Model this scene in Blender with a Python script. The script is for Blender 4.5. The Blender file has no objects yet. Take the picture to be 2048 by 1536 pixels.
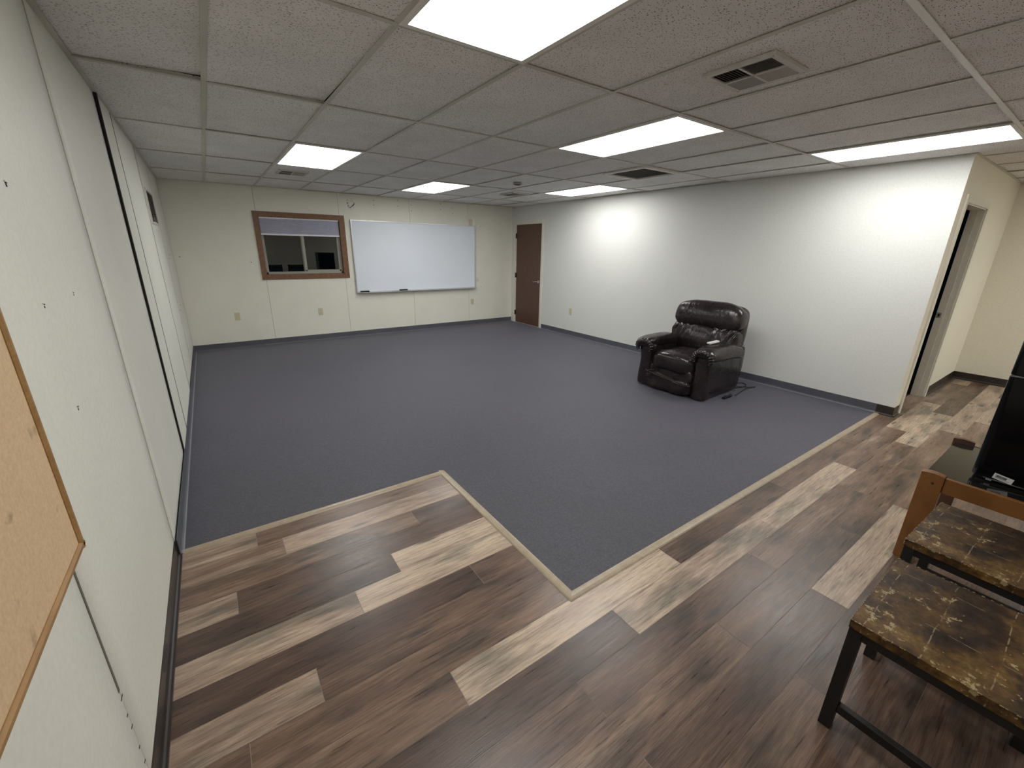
import bpy, bmesh, math, random
from mathutils import Matrix, Vector, noise
random.seed(7)
S = bpy.context.scene
COL = S.collection
R = math.radians

# ------------------------------------------------------------------ camera
cam_d = bpy.data.cameras.new('camera')
cam = bpy.data.objects.new('camera', cam_d)
COL.objects.link(cam)
cam_d.sensor_fit = 'HORIZONTAL'
cam_d.sensor_width = 36.0
cam_d.lens = 835.55 / 2048 * 36.0
cam_d.clip_start = 0.02
right = Vector((0.8191658713, -0.5733427431, 0.0156644259))
up = Vector((0.1647734140, 0.2614048668, 0.9510611009))
back = Vector((-0.5493787376, -0.7764957144, 0.3086055867))
m = Matrix.Identity(4)
for i in range(3):
    m[i][0] = right[i]; m[i][1] = up[i]; m[i][2] = back[i]
m[0][3], m[1][3], m[2][3] = 0.3799, 0.0, 1.5660
cam.matrix_world = m
S.camera = cam

# ------------------------------------------------------------------ world, exposure
w = bpy.data.worlds.new('night'); S.world = w; w.use_nodes = True
w.node_tree.nodes['Background'].inputs[0].default_value = (0.25, 0.35, 0.6, 1)
w.node_tree.nodes['Background'].inputs[1].default_value = 0.002
S.view_settings.view_transform = 'Standard'
S.view_settings.look = 'None'
S.view_settings.exposure = 0.0
S.view_settings.gamma = 1.0
S.view_settings.use_curve_mapping = False
LAMP = 12.2          # radiance of the troffer diffusers

# room numbers (metres)
H = 2.385; YB = 7.7675; XR = 5.816; YC = 0.998; XH = 8.353; YF = -4.0
G0 = 0.522; GS = 0.6096
ROWS = [0.662 + 1.2142 * k for k in range(-4, 6)]

# ------------------------------------------------------------------ materials
def mat(name):
    m = bpy.data.materials.new(name); m.use_nodes = True
    nt = m.node_tree; b = nt.nodes['Principled BSDF']
    return m, nt, b
def nd(nt, t, **k):
    n = nt.nodes.new(t)
    for a, v in k.items():
        if a.startswith('i_'): n.inputs[a[2:].replace('_', ' ')].default_value = v
        else: setattr(n, a, v)
    return n
def ramp(nt, stops, interp='LINEAR'):
    r = nt.nodes.new('ShaderNodeValToRGB'); e = r.color_ramp.elements
    r.color_ramp.interpolation = interp
    while len(e) < len(stops): e.new(0.5)
    for x, (p, c) in zip(e, stops):
        x.position = p; x.color = (c[0], c[1], c[2], 1) if not isinstance(c, float) else (c, c, c, 1)
    return r
def mixc(nt, a, b, fac, mode='MIX'):
    n = nt.nodes.new('ShaderNodeMix'); n.data_type = 'RGBA'; n.blend_type = mode
    for s, v in ((n.inputs[0], fac), (n.inputs[6], a), (n.inputs[7], b)):
        if hasattr(v, 'is_linked'): nt.links.new(v, s)
        elif isinstance(v, (int, float)): s.default_value = v
        else: s.default_value = (v[0], v[1], v[2], 1)
    return n.outputs[2]
def coords(nt, scale=(1, 1, 1), kind='Object', rot=(0, 0, 0)):
    t = nt.nodes.new('ShaderNodeTexCoord'); mp = nt.nodes.new('ShaderNodeMapping')
    nt.links.new(t.outputs[kind], mp.inputs[0])
    mp.inputs['Scale'].default_value = scale; mp.inputs['Rotation'].default_value = rot
    return mp.outputs[0]
def noise_t(nt, vec, scale, detail=3, rough=0.5):
    n = nt.nodes.new('ShaderNodeTexNoise'); nt.links.new(vec, n.inputs['Vector'])
    n.inputs['Scale'].default_value = scale; n.inputs['Detail'].default_value = detail
    n.inputs['Roughness'].default_value = rough
    return n.outputs['Fac']
def bump(nt, b, h, strength=0.3, dist=0.002):
    n = nt.nodes.new('ShaderNodeBump'); nt.links.new(h, n.inputs['Height'])
    n.inputs['Strength'].default_value = strength; n.inputs['Distance'].default_value = dist
    nt.links.new(n.outputs[0], b.inputs['Normal'])
def plain(name, c, rough=0.6, metal=0.0, var=0.0, scale=20, bs=0.0, spec=0.5):
    m, nt, b = mat(name)
    b.inputs['Roughness'].default_value = rough; b.inputs['Metallic'].default_value = metal
    b.inputs['Specular IOR Level'].default_value = spec
    v = coords(nt)
    f = noise_t(nt, v, scale, 4)
    lo = tuple(x * (1 - var) for x in c); hi = tuple(min(1, x * (1 + var)) for x in c)
    r = ramp(nt, [(0.3, lo), (0.7, hi)]); nt.links.new(f, r.inputs[0])
    nt.links.new(r.outputs[0], b.inputs['Base Color'])
    if bs: bump(nt, b, noise_t(nt, v, scale * 8, 2), bs, 0.001)
    return m

def wall_paint(name, c, stain=0.06):
    m, nt, b = mat(name)
    v = coords(nt)
    f = noise_t(nt, v, 1.6, 5, 0.6)
    r = ramp(nt, [(0.3, tuple(x * (1 - stain) for x in c)), (0.65, c)]); nt.links.new(f, r.inputs[0])
    f2 = noise_t(nt, v, 60, 2)
    r2 = ramp(nt, [(0.35, (0.955, 0.955, 0.95)), (0.6, (1, 1, 1))]); nt.links.new(f2, r2.inputs[0])
    o = mixc(nt, r.outputs[0], r2.outputs[0], 1.0, 'MULTIPLY')
    # rare small scuffs
    f3 = noise_t(nt, coords(nt, (1, 1, 4)), 9, 3)
    r3 = ramp(nt, [(0.74, 0.0), (0.80, 0.22)]); nt.links.new(f3, r3.inputs[0])
    o = mixc(nt, o, tuple(x * 0.72 for x in c), r3.outputs[0])
    nt.links.new(o, b.inputs['Base Color'])
    b.inputs['Roughness'].default_value = 0.55
    b.inputs['Specular IOR Level'].default_value = 0.35
    bump(nt, b, noise_t(nt, v, 220, 2), 0.12, 0.001)
    return m

M_panel = wall_paint('vinyl_wall_panel_cream', (0.87, 0.845, 0.745))
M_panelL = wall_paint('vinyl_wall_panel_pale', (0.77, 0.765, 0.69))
M_white = wall_paint('painted_drywall_white', (0.77, 0.775, 0.745), 0.02)
M_cream = wall_paint('painted_drywall_cream', (0.86, 0.82, 0.69), 0.03)
M_dark = plain('dark_gap', (0.012, 0.010, 0.008), 0.9)
M_trimw = plain('cream_door_trim', (0.78, 0.75, 0.65), 0.4, var=0.03)
M_jolive = plain('olive_joint_bead', (0.36, 0.35, 0.27), 0.7)
M_groove = plain('panel_joint_shadow_line', (0.14, 0.13, 0.10), 0.9)

def tile_mat():
    m, nt, b = mat('mineral_fibre_ceiling_tile')
    v = coords(nt)
    base = ramp(nt, [(0.3, (0.82, 0.80, 0.785)), (0.7, (0.93, 0.91, 0.90))])
    nt.links.new(noise_t(nt, v, 3.0, 5, 0.6), base.inputs[0])
    # pin holes
    vo = nd(nt, 'ShaderNodeTexVoronoi'); nt.links.new(v, vo.inputs['Vector']); vo.inputs['Scale'].default_value = 150
    hr = ramp(nt, [(0.16, 0.0), (0.28, 1.0)]); nt.links.new(vo.outputs['Distance'], hr.inputs[0])
    # fissures: short wormy marks
    v2 = coords(nt, (1.0, 2.2, 1.0), rot=(0, 0, 0.6))
    vf = nd(nt, 'ShaderNodeTexVoronoi'); nt.links.new(v2, vf.inputs['Vector']); vf.inputs['Scale'].default_value = 58
    vf.inputs['Randomness'].default_value = 1.0
    fr = ramp(nt, [(0.17, 0.0), (0.25, 1.0)]); nt.links.new(vf.outputs['Distance'], fr.inputs[0])
    o = mixc(nt, (0.16, 0.145, 0.12), base.outputs[0], fr.outputs[0])
    o = mixc(nt, (0.52, 0.49, 0.44), o, hr.outputs[0])
    nt.links.new(o, b.inputs['Base Color'])
    b.inputs['Roughness'].default_value = 0.95; b.inputs['Specular IOR Level'].default_value = 0.1
    bump(nt, b, fr.outputs[0], 0.4, 0.002)
    return m
M_tile = tile_mat()
M_grid = plain('painted_steel_grid', (0.60, 0.58, 0.51), 0.5, var=0.08, scale=3)
M_gridw = plain('bright_steel_grid', (0.85, 0.83, 0.78), 0.45, var=0.03, scale=3)
M_alu = plain('brushed_aluminium', (0.62, 0.63, 0.64), 0.35, 0.7, 0.05)
M_steel = plain('satin_nickel', (0.65, 0.63, 0.6), 0.25, 1.0)
M_ventw = plain('white_vent_enamel', (0.62, 0.60, 0.55), 0.45, var=0.05)
M_ventg = plain('grey_vent_blade', (0.40, 0.385, 0.35), 0.5, var=0.05)
M_ventd = plain('dark_vent_blade', (0.035, 0.03, 0.028), 0.6, var=0.2)
M_base_g = plain('grey_vinyl_cove_base', (0.095, 0.098, 0.115), 0.45, var=0.1, scale=6)
M_base_lip = plain('pale_toe_highlight_and_tape', (0.26, 0.265, 0.29), 0.4, var=0.1, scale=6)  # paler grey paints in the cove toe's edge highlight; tape shares it
M_base_b = plain('dark_brown_vinyl_cove_base', (0.028, 0.020, 0.017), 0.32, var=0.2, scale=6)
M_ivory = plain('ivory_plastic', (0.62, 0.58, 0.40), 0.4)
M_ivory_d = plain('outlet_slots', (0.10, 0.09, 0.06), 0.6)
M_blackp = plain('black_plastic', (0.01, 0.01, 0.011), 0.35)
M_board = plain('whiteboard_enamel', (0.82, 0.87, 0.95), 0.18, var=0.012, scale=2)
M_blind = plain('grey_pleated_fabric', (0.52, 0.52, 0.62), 0.8, var=0.05)
M_blindr = plain('pale_blind_rail', (0.88, 0.84, 0.90), 0.5)
M_vinylf = plain('beige_vinyl_window_frame', (0.34, 0.33, 0.28), 0.45, var=0.04)
M_peel = plain('bare_gypsum_patch', (0.74, 0.71, 0.62), 0.9, var=0.1, scale=60)
M_screw = plain('screw_hole', (0.03, 0.025, 0.02), 0.9)

def wood(name, c1, c2, c3, scale=(1, 1, 14), ns=2.2, rough=0.4, kind='Object'):
    m, nt, b = mat(name)
    v = coords(nt, scale, kind)
    f = noise_t(nt, v, ns * 4, 6, 0.65)
    r = ramp(nt, [(0.25, c1), (0.5, c2), (0.78, c3)]); nt.links.new(f, r.inputs[0])
    nt.links.new(r.outputs[0], b.inputs['Base Color'])
    b.inputs['Roughness'].default_value = rough
    bump(nt, b, f, 0.1, 0.001)
    return m
M_doorw = wood('dark_walnut_door', (0.085, 0.042, 0.027), (0.115, 0.058, 0.038), (0.15, 0.078, 0.052), (9, 9, 0.6), 2, 0.38)
M_wtrim = wood('brown_stained_window_casing', (0.13, 0.062, 0.028), (0.19, 0.092, 0.042), (0.25, 0.13, 0.06), (2, 2, 2), 3, 0.45)
M_cframe = wood('honey_oak_frame', (0.26, 0.14, 0.045), (0.34, 0.19, 0.07), (0.42, 0.25, 0.10), (8, 1.2, 8), 2, 0.4)
M_table = wood('orange_brown_table_wood', (0.17, 0.068, 0.018), (0.23, 0.095, 0.026), (0.28, 0.12, 0.035), (10, 1.5, 1.2), 1.6, 0.38)
M_tabled = wood('dark_red_brown_wood', (0.07, 0.03, 0.02), (0.09, 0.04, 0.025), (0.12, 0.05, 0.03), (10, 1.5, 1.2), 1.6, 0.4)
M_strip = wood('oak_transition_strip', (0.33, 0.26, 0.18), (0.38, 0.31, 0.22), (0.43, 0.36, 0.26), (1.2, 1.2, 1.2), 3, 0.35)

def cork_mat():
    m, nt, b = mat('cork_sheet')
    v = coords(nt)
    r = ramp(nt, [(0.3, (0.58, 0.41, 0.24)), (0.7, (0.68, 0.50, 0.31))]); nt.links.new(noise_t(nt, v, 120, 4), r.inputs[0])
    s = ramp(nt, [(0.66, 0.0), (0.74, 0.6)]); nt.links.new(noise_t(nt, v, 14, 3), s.inputs[0])
    o = mixc(nt, r.outputs[0], (0.24, 0.16, 0.09), s.outputs[0])
    nt.links.new(o, b.inputs['Base Color']); b.inputs['Roughness'].default_value = 0.9
    bump(nt, b, noise_t(nt, v, 260, 3), 0.3, 0.001)
    return m
M_cork = cork_mat()

def carpet_mat():
    m, nt, b = mat('charcoal_loop_carpet')
    v = coords(nt)
    r = ramp(nt, [(0.32, (0.014, 0.014, 0.018)), (0.68, (0.074, 0.073, 0.089))])
    nt.links.new(noise_t(nt, coords(nt, (1, 1.8, 1)), 210, 3, 0.7), r.inputs[0])
    big = ramp(nt, [(0.3, (0.9, 0.9, 0.9)), (0.7, (1.1, 1.08, 1.1))]); nt.links.new(noise_t(nt, v, 1.3, 4), big.inputs[0])
    o = mixc(nt, r.outputs[0], big.outputs[0], 1.0, 'MULTIPLY')
    md = ramp(nt, [(0.35, (0.74, 0.74, 0.76)), (0.65, (1.24, 1.24, 1.28))]); nt.links.new(noise_t(nt, v, 75, 2, 0.6), md.inputs[0])
    o = mixc(nt, o, md.outputs[0], 1.0, 'MULTIPLY')
    nt.links.new(o, b.inputs['Base Color'])
    b.inputs['Roughness'].default_value = 0.62
    b.inputs['Specular IOR Level'].default_value = 0.65
    b.inputs['Sheen Weight'].default_value = 0.30; b.inputs['Sheen Roughness'].default_value = 0.5
    b.inputs['Sheen Tint'].default_value = (0.6, 0.58, 0.74, 1)
    bump(nt, b, noise_t(nt, v, 330, 2), 0.6, 0.003)
    return m
M_carpet = carpet_mat()

def plank_mat():
    m, nt, b = mat('laminate_planks')
    at = nd(nt, 'ShaderNodeAttribute', attribute_name='plank')     # r = tone, g,b = grain offset
    sep = nd(nt, 'ShaderNodeSeparateColor'); nt.links.new(at.outputs['Color'], sep.inputs[0])
    tc = nd(nt, 'ShaderNodeTexCoord')
    off = nd(nt, 'ShaderNodeCombineXYZ')
    mu = nd(nt, 'ShaderNodeMath', operation='MULTIPLY'); mu.inputs[1].default_value = 40
    mu2 = nd(nt, 'ShaderNodeMath', operation='MULTIPLY'); mu2.inputs[1].default_value = 90
    nt.links.new(sep.outputs[1], mu.inputs[0]); nt.links.new(sep.outputs[2], mu2.inputs[0])
    nt.links.new(mu.outputs[0], off.inputs[0]); nt.links.new(mu2.outputs[0], off.inputs[2])
    add = nd(nt, 'ShaderNodeVectorMath', operation='ADD')
    nt.links.new(tc.outputs['Object'], add.inputs[0]); nt.links.new(off.outputs[0], add.inputs[1])
    def sc(x, y):
        mp = nt.nodes.new('ShaderNodeMapping'); nt.links.new(add.outputs[0], mp.inputs[0])
        mp.inputs['Scale'].default_value = (x, y, 1); return mp.outputs[0]
    fine = noise_t(nt, sc(2.2, 42), 2.2, 6, 0.7)
    mid = noise_t(nt, sc(1.3, 9), 1.5, 4, 0.6)
    blot = noise_t(nt, sc(1.7, 6), 1.3, 3, 0.55)
    base = ramp(nt, [(0.0, (0.066, 0.040, 0.031)), (0.3, (0.125, 0.078, 0.056)), (0.5, (0.205, 0.132, 0.092)), (0.72, (0.40, 0.295, 0.222)), (1.0, (0.55, 0.44, 0.325))])
    # tone + mid variation
    a1 = nd(nt, 'ShaderNodeMath', operation='MULTIPLY_ADD'); a1.inputs[1].default_value = 0.75; nt.links.new(mid, a1.inputs[0])
    s1 = nd(nt, 'ShaderNodeMath', operation='SUBTRACT'); s1.inputs[1].default_value = 0.375
    nt.links.new(sep.outputs[0], a1.inputs[2]); nt.links.new(a1.outputs[0], s1.inputs[0])
    nt.links.new(s1.outputs[0], base.inputs[0])
    fr = ramp(nt, [(0.30, (0.45, 0.44, 0.44)), (0.48, (1, 1, 1)), (0.72, (1.35, 1.32, 1.28))]); nt.links.new(fine, fr.inputs[0])
    o = mixc(nt, base.outputs[0], fr.outputs[0], 1.0, 'MULTIPLY')
    vf = ramp(nt, [(0.36, (0.74, 0.73, 0.73)), (0.60, (1.10, 1.10, 1.09))]); nt.links.new(noise_t(nt, sc(5, 170), 2.4, 3, 0.6), vf.inputs[0])
    o = mixc(nt, o, vf.outputs[0], 1.0, 'MULTIPLY')
    gr = ramp(nt, [(0.50, 0.0), (0.66, 0.85)]); nt.links.new(blot, gr.inputs[0])
    gm = mixc(nt, o, (0.40, 0.46, 0.48), 1.0, 'MULTIPLY')
    o = mixc(nt, o, gm, gr.outputs[0])
    # knots
    kn = nd(nt, 'ShaderNodeTexVoronoi'); nt.links.new(sc(1.1, 5.5), kn.inputs['Vector']); kn.inputs['Scale'].default_value = 1.6
    kr = ramp(nt, [(0.05, 0.75), (0.16, 0.0)]); nt.links.new(kn.outputs['Distance'], kr.inputs[0])
    o = mixc(nt, o, (0.035, 0.035, 0.036), kr.outputs[0])
    nt.links.new(o, b.inputs['Base Color'])
    rr = ramp(nt, [(0.3, 0.26), (0.7, 0.40)]); nt.links.new(fine, rr.inputs[0])
    nt.links.new(rr.outputs[0], b.inputs['Roughness'])
    b.inputs['Specular IOR Level'].default_value = 0.55
    bump(nt, b, noise_t(nt, sc(3, 90), 3, 3, 0.6), 0.28, 0.0012)
    return m
M_plank = plank_mat()
M_joint = plain('plank_joint', (0.30, 0.25, 0.20), 0.6)

def leather_mat():
    m, nt, b = mat('dark_brown_leather')
    v = coords(nt)
    r = ramp(nt, [(0.3, (0.010, 0.0065, 0.007)), (0.7, (0.024, 0.015, 0.016))]); nt.links.new(noise_t(nt, v, 5, 5), r.inputs[0])
    nt.links.new(r.outputs[0], b.inputs['Base Color'])
    rr = ramp(nt, [(0.35, 0.17), (0.7, 0.30)]); nt.links.new(noise_t(nt, v, 14, 4), rr.inputs[0])
    nt.links.new(rr.outputs[0], b.inputs['Roughness'])
    b.inputs['Specular IOR Level'].default_value = 0.5
    h1 = noise_t(nt, coords(nt, (1, 3.4, .8)), 11, 3, 0.5)
    h2 = noise_t(nt, v, 110, 2)
    ad = nd(nt, 'ShaderNodeMath', operation='MULTIPLY_ADD'); ad.inputs[1].default_value = 0.12
    nt.links.new(h2, ad.inputs[0]); nt.links.new(h1, ad.inputs[2])
    bump(nt, b, ad.outputs[0], 0.6, 0.008)
    return m
M_leather = leather_mat()

def seat_mat():
    m, nt, b = mat('distressed_painted_seat')
    v = coords(nt)
    r = ramp(nt, [(0.34, (0.014, 0.007, 0.004)), (0.47, (0.052, 0.026, 0.010)), (0.58, (0.125, 0.067, 0.020)), (0.72, (0.24, 0.14, 0.042))])
    nt.links.new(noise_t(nt, v, 8.0, 6, 0.62), r.inputs[0])
    r2 = ramp(nt, [(0.3, (0.6, 0.6, 0.6)), (0.65, (1.1, 1.1, 1.1))]); nt.links.new(noise_t(nt, v, 70, 4), r2.inputs[0])
    o = mixc(nt, r.outputs[0], r2.outputs[0], 1.0, 'MULTIPLY')
    # cream paint chips: clustered
    n1 = noise_t(nt, v, 42, 5, 0.7); n2 = noise_t(nt, v, 7.5, 2)
    mm = nd(nt, 'ShaderNodeMath', operation='MULTIPLY_ADD'); mm.inputs[1].default_value = 0.55
    nt.links.new(n2, mm.inputs[0]); nt.links.new(n1, mm.inputs[2])
    cr = ramp(nt, [(0.925, 0.0), (0.95, 0.85)]); nt.links.new(mm.outputs[0], cr.inputs[0])
    o = mixc(nt, o, (0.40, 0.31, 0.17), cr.outputs[0])
    # worn joint lines (seat boards) with broken paint
    sx = nd(nt, 'ShaderNodeSeparateXYZ'); nt.links.new(v, sx.inputs[0])
    def line(sock, pitch, ph, wdt):
        wob = noise_t(nt, v, 9, 3)
        w1 = nd(nt, 'ShaderNodeMath', operation='MULTIPLY_ADD'); w1.inputs[1].default_value = 0.018
        nt.links.new(wob, w1.inputs[0]); nt.links.new(sock, w1.inputs[2])
        a = nd(nt, 'ShaderNodeMath', operation='ADD'); a.inputs[1].default_value = ph; nt.links.new(w1.outputs[0], a.inputs[0])
        p = nd(nt, 'ShaderNodeMath', operation='PINGPONG'); p.inputs[1].default_value = pitch / 2; nt.links.new(a.outputs[0], p.inputs[0])
        l = nd(nt, 'ShaderNodeMath', operation='LESS_THAN'); l.inputs[1].default_value = wdt; nt.links.new(p.outputs[0], l.inputs[0])
        k = ramp(nt, [(0.46, 0.0), (0.56, 0.6)]); nt.links.new(noise_t(nt, v, 30, 3), k.inputs[0])
        q = nd(nt, 'ShaderNodeMath', operation='MULTIPLY'); nt.links.new(l.outputs[0], q.inputs[0]); nt.links.new(k.outputs[0], q.inputs[1])
        return q.outputs[0]
    o = mixc(nt, o, (0.36, 0.28, 0.16), line(sx.outputs[1], 0.135, 0.022, 0.0016))
    o = mixc(nt, o, (0.34, 0.26, 0.14), line(sx.outputs[0], 0.23, 0.06, 0.0013))
    nt.links.new(o, b.inputs['Base Color'])
    b.inputs['Roughness'].default_value = 0.45
    b.inputs['Specular IOR Level'].default_value = 0.35
    bump(nt, b, n1, 0.35, 0.002)
    return m
M_seat = seat_mat()
M_blackm = plain('black_painted_steel', (0.009, 0.008, 0.008), 0.42, 0.0, 0.3)
M_edgew = plain('worn_cream_edge', (0.30, 0.22, 0.10), 0.6, var=0.5, scale=80)

def glass_mat(name, col=(0.9, 0.95, 0.95), rough=0.0):
    m, nt, b = mat(name)
    b.inputs['Base Color'].default_value = (*col, 1)
    b.inputs['Transmission Weight'].default_value = 1.0
    b.inputs['Roughness'].default_value = rough; b.inputs['IOR'].default_value = 1.5
    return m
M_glass = glass_mat('window_pane_glass')
def smoke_glass():
    m, nt, b = mat('smoked_black_glass')
    b.inputs['Base Color'].default_value = (0.012, 0.012, 0.011, 1)
    b.inputs['Roughness'].default_value = 0.12; b.inputs['Coat Weight'].default_value = 0.6; b.inputs['Coat Roughness'].default_value = 0.03
    return m
M_sglass = smoke_glass()
M_fridge = plain('gloss_black_enamel', (0.003, 0.003, 0.004), 0.12, var=0.1, scale=3, spec=0.22)
M_fridge_e = plain('grey_black_door_edge', (0.06, 0.06, 0.055), 0.22, var=0.1, scale=3)
M_label = plain('white_paper_sticker', (0.62, 0.62, 0.62), 0.6)
M_gasket = plain('grey_door_gasket', (0.16, 0.155, 0.17), 0.4)

def lamp_mat():
    m, nt, b = mat('lit_acrylic_diffuser')
    v = coords(nt)
    sx = nd(nt, 'ShaderNodeSeparateXYZ'); nt.links.new(v, sx.inputs[0])
    # two tubes run along the fixture: brighter bands above the lens
    ab = nd(nt, 'ShaderNodeMath', operation='ABSOLUTE'); nt.links.new(sx.outputs[0], ab.inputs[0])
    su = nd(nt, 'ShaderNodeMath', operation='SUBTRACT'); su.inputs[1].default_value = 0.13; nt.links.new(ab.outputs[0], su.inputs[0])
    a2 = nd(nt, 'ShaderNodeMath', operation='ABSOLUTE'); nt.links.new(su.outputs[0], a2.inputs[0])
    r = ramp(nt, [(0.0, 1.0), (0.05, 0.9), (0.12, 0.55)]); nt.links.new(a2.outputs[0], r.inputs[0])
    st = nd(nt, 'ShaderNodeMath', operation='MULTIPLY'); st.inputs[1].default_value = LAMP * 1.3; nt.links.new(r.outputs[0], st.inputs[0])
    b.inputs['Base Color'].default_value = (0.8, 0.85, 0.9, 1)
    b.inputs['Emission Color'].default_value = (1.0, 1.0, 0.975, 1)
    nt.links.new(st.outputs[0], b.inputs['Emission Strength'])
    return m
M_lamp = lamp_mat()

# ------------------------------------------------------------------ mesh helpers
class MB:
    def __init__(s): s.bm = bmesh.new(); s.mats = []
    def mi(s, m):
        if m not in s.mats: s.mats.append(m)
        return s.mats.index(m)
    def box(s, x0, x1, y0, y1, z0, z1, m, T=None):
        co = [(x, y, z) for z in (z0, z1) for y in (y0, y1) for x in (x0, x1)]
        vs = [s.bm.verts.new(T @ Vector(c) if T else c) for c in co]
        k = s.mi(m)
        for f in ((0, 2, 3, 1), (4, 5, 7, 6), (0, 1, 5, 4), (2, 6, 7, 3), (0, 4, 6, 2), (1, 3, 7, 5)):
            fc = s.bm.faces.new([vs[i] for i in f]); fc.material_index = k
        return vs
    def prism(s, poly, a0, a1, axis, m, smooth=False):
        """poly: 2D points; extruded along axis from a0 to a1"""
        def P(p, a):
            if axis == 0: return (a, p[0], p[1])
            if axis == 1: return (p[0], a, p[1])
            return (p[0], p[1], a)
        A = [s.bm.verts.new(P(p, a0)) for p in poly]; B = [s.bm.verts.new(P(p, a1)) for p in poly]
        k = s.mi(m); n = len(poly)
        f1 = s.bm.faces.new(A); f2 = s.bm.faces.new(B[::-1]); f1.material_index = f2.material_index = k
        for i in range(n):
            f = s.bm.faces.new([A[i], B[i], B[(i + 1) % n], A[(i + 1) % n]]); f.material_index = k; f.smooth = smooth
    def tube(s, pts, r, m, n=8, cap=True):
        rings = []; pts = [Vector(p) for p in pts]; k = s.mi(m)
        for i, p in enumerate(pts):
            d = (pts[min(i + 1, len(pts) - 1)] - pts[max(i - 1, 0)]).normalized()
            a = d.cross(Vector((0, 0, 1)))
            if a.length < 1e-3: a = d.cross(Vector((1, 0, 0)))
            a.normalize(); b = d.cross(a)
            rings.append([s.bm.verts.new(p + r * (math.cos(t) * a + math.sin(t) * b)) for t in [2 * math.pi * j / n for j in range(n)]])
        for A, B in zip(rings, rings[1:]):
            for j in range(n):
                f = s.bm.faces.new([A[j], A[(j + 1) % n], B[(j + 1) % n], B[j]]); f.material_index = k; f.smooth = True
        if cap:
            for q in (rings[0], rings[-1][::-1]):
                f = s.bm.faces.new(q); f.material_index = k
    def disc(s, c, r, h, axis, m, n=16):
        c = Vector(c); e = Vector((0, 0, 0)); e[axis] = h
        s.tube([c, c + e], r, m, n)
    def build(s, name, parent=None, loc=(0, 0, 0), bevel=0, seg=2, smooth=False, sub=0):
        bmesh.ops.recalc_face_normals(s.bm, faces=s.bm.faces)
        me = bpy.data.meshes.new(name); 
        if smooth:
            for f in s.bm.faces: f.smooth = True
        s.bm.to_mesh(me); s.bm.free()
        for m in s.mats: me.materials.append(m)
        o = bpy.data.objects.new(name, me); COL.objects.link(o); o.location = loc
        if parent: o.parent = parent
        if bevel:
            b = o.modifiers.new('bevel', 'BEVEL'); b.width = bevel; b.segments = seg; b.limit_method = 'ANGLE'; b.angle_limit = R(40)
            for p in me.polygons: p.use_smooth = True
            w = o.modifiers.new('wn', 'WEIGHTED_NORMAL'); w.keep_sharp = False
        if sub:
            q = o.modifiers.new('sub', 'SUBSURF'); q.levels = sub; q.render_levels = sub
        return o
def bx(name, x0, x1, y0, y1, z0, z1, m, parent=None, bevel=0, loc=(0, 0, 0)):
    a = MB(); a.box(x0, x1, y0, y1, z0, z1, m); return a.build(name, parent, loc, bevel)
def struct(o): o['kind'] = 'structure'; return o
def tag(o, label, cat, group=None):
    o['label'] = label; o['category'] = cat
    if group: o['group'] = group
    return o
def empty(name, loc, rz=0, label=None, cat=None, group=None):
    o = bpy.data.objects.new(name, None); COL.objects.link(o); o.location = loc; o.rotation_euler = (0, 0, rz)
    o.empty_display_size = 0.1
    if label: tag(o, label, cat, group)
    return o
def copy_tree(o, parent=None):
    c = o.copy(); COL.objects.link(c)
    if parent: c.parent = parent
    for ch in list(o.children): copy_tree(ch, c)
    return c

# ------------------------------------------------------------------ floor (laminate planks)
PY0, PW, PL = 0.49, 0.1535, 1.2735
tones = {  # row: (x of one joint, {index: tone})   index 0 = plank starting at that joint
    12: (0.350, {-1: .66, 0: .42}), 11: (0.470, {-1: .60, 0: .74}), 10: (1.160, {-1: .50, 0: .28}),
    9: (0.236, {-1: .66, 0: .22}), 8: (0.927, {-1: .20, 0: .86}), 7: (0.697, {-1: .70, 0: .84}),
    6: (1.233, {-1: .16, 0: .34}), 5: (0.466, {-1: .68, 0: .34}), 4: (0.233, {-1: .30, 0: .40, 1: .44}),
    3: (0.889, {-1: .42, 0: .86, 1: .30, 2: .40, 3: .40}), 2: (1.635, {-1: .14, 0: .72, 1: .80, 2: .46, 3: .88, 4: .5}),
    1: (1.270, {-1: .30, 0: .30, 1: .46, 2: .50, 3: .88, 4: .30}), 0: (1.965, {-1: .42, 0: .34, 1: .40, 2: .46, 3: .74, 4: .8}),
    -1: (1.275, {-1: .36, 0: .24, 1: .80, 2: .46, 3: .5, 4: .84}), -2: (2.0, {-1: .34, 0: .36, 1: .42}), -3: (1.62, {-1: .3, 0: .26, 1: .4}), -4: (2.4, {-1: .22, 0: .3, 1: .4}), -5: (1.9, {-1: .3, 0: .24, 1: .4}), -6: (2.2, {-1: .3, 0: .24, 1: .4})}
fb = bmesh.new(); cl = fb.loops.layers.float_color.new('plank')
def quad(x0, x1, y0, y1, z, col, mi=0):
    vs = [fb.verts.new(c) for c in ((x0, y0, z), (x1, y0, z), (x1, y1, z), (x0, y1, z))]
    f = fb.faces.new(vs); f.material_index = mi
    for l in f.loops: l[cl] = col
rr = random.Random(3)
g = 0.0011
for row in range(-22, 17):
    y0 = PY0 + row * PW; y1 = y0 + PW
    if row in tones: jx, tn = tones[row]
    else: jx, tn = rr.uniform(0, PL), {}
    k = math.floor((-0.05 - jx) / PL)
    x = jx + k * PL
    while x < XH + .2:
        t = tn.get(k, rr.choice([.2, .28, .36, .42, .46, .5, .7, .82]))
        a, b_ = max(x, -.1), min(x + PL, XH + .2)
        if b_ > a: quad(a + g, b_ - g, y0 + g * .7, y1 - g * .7, 0, (t, rr.random(), rr.random(), 1))
        x += PL; k += 1
quad(-.1, XH + .2, PY0 - 22 * PW, PY0 + 17 * PW, -0.0012, (0, 0, 0, 1), 1)
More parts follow.
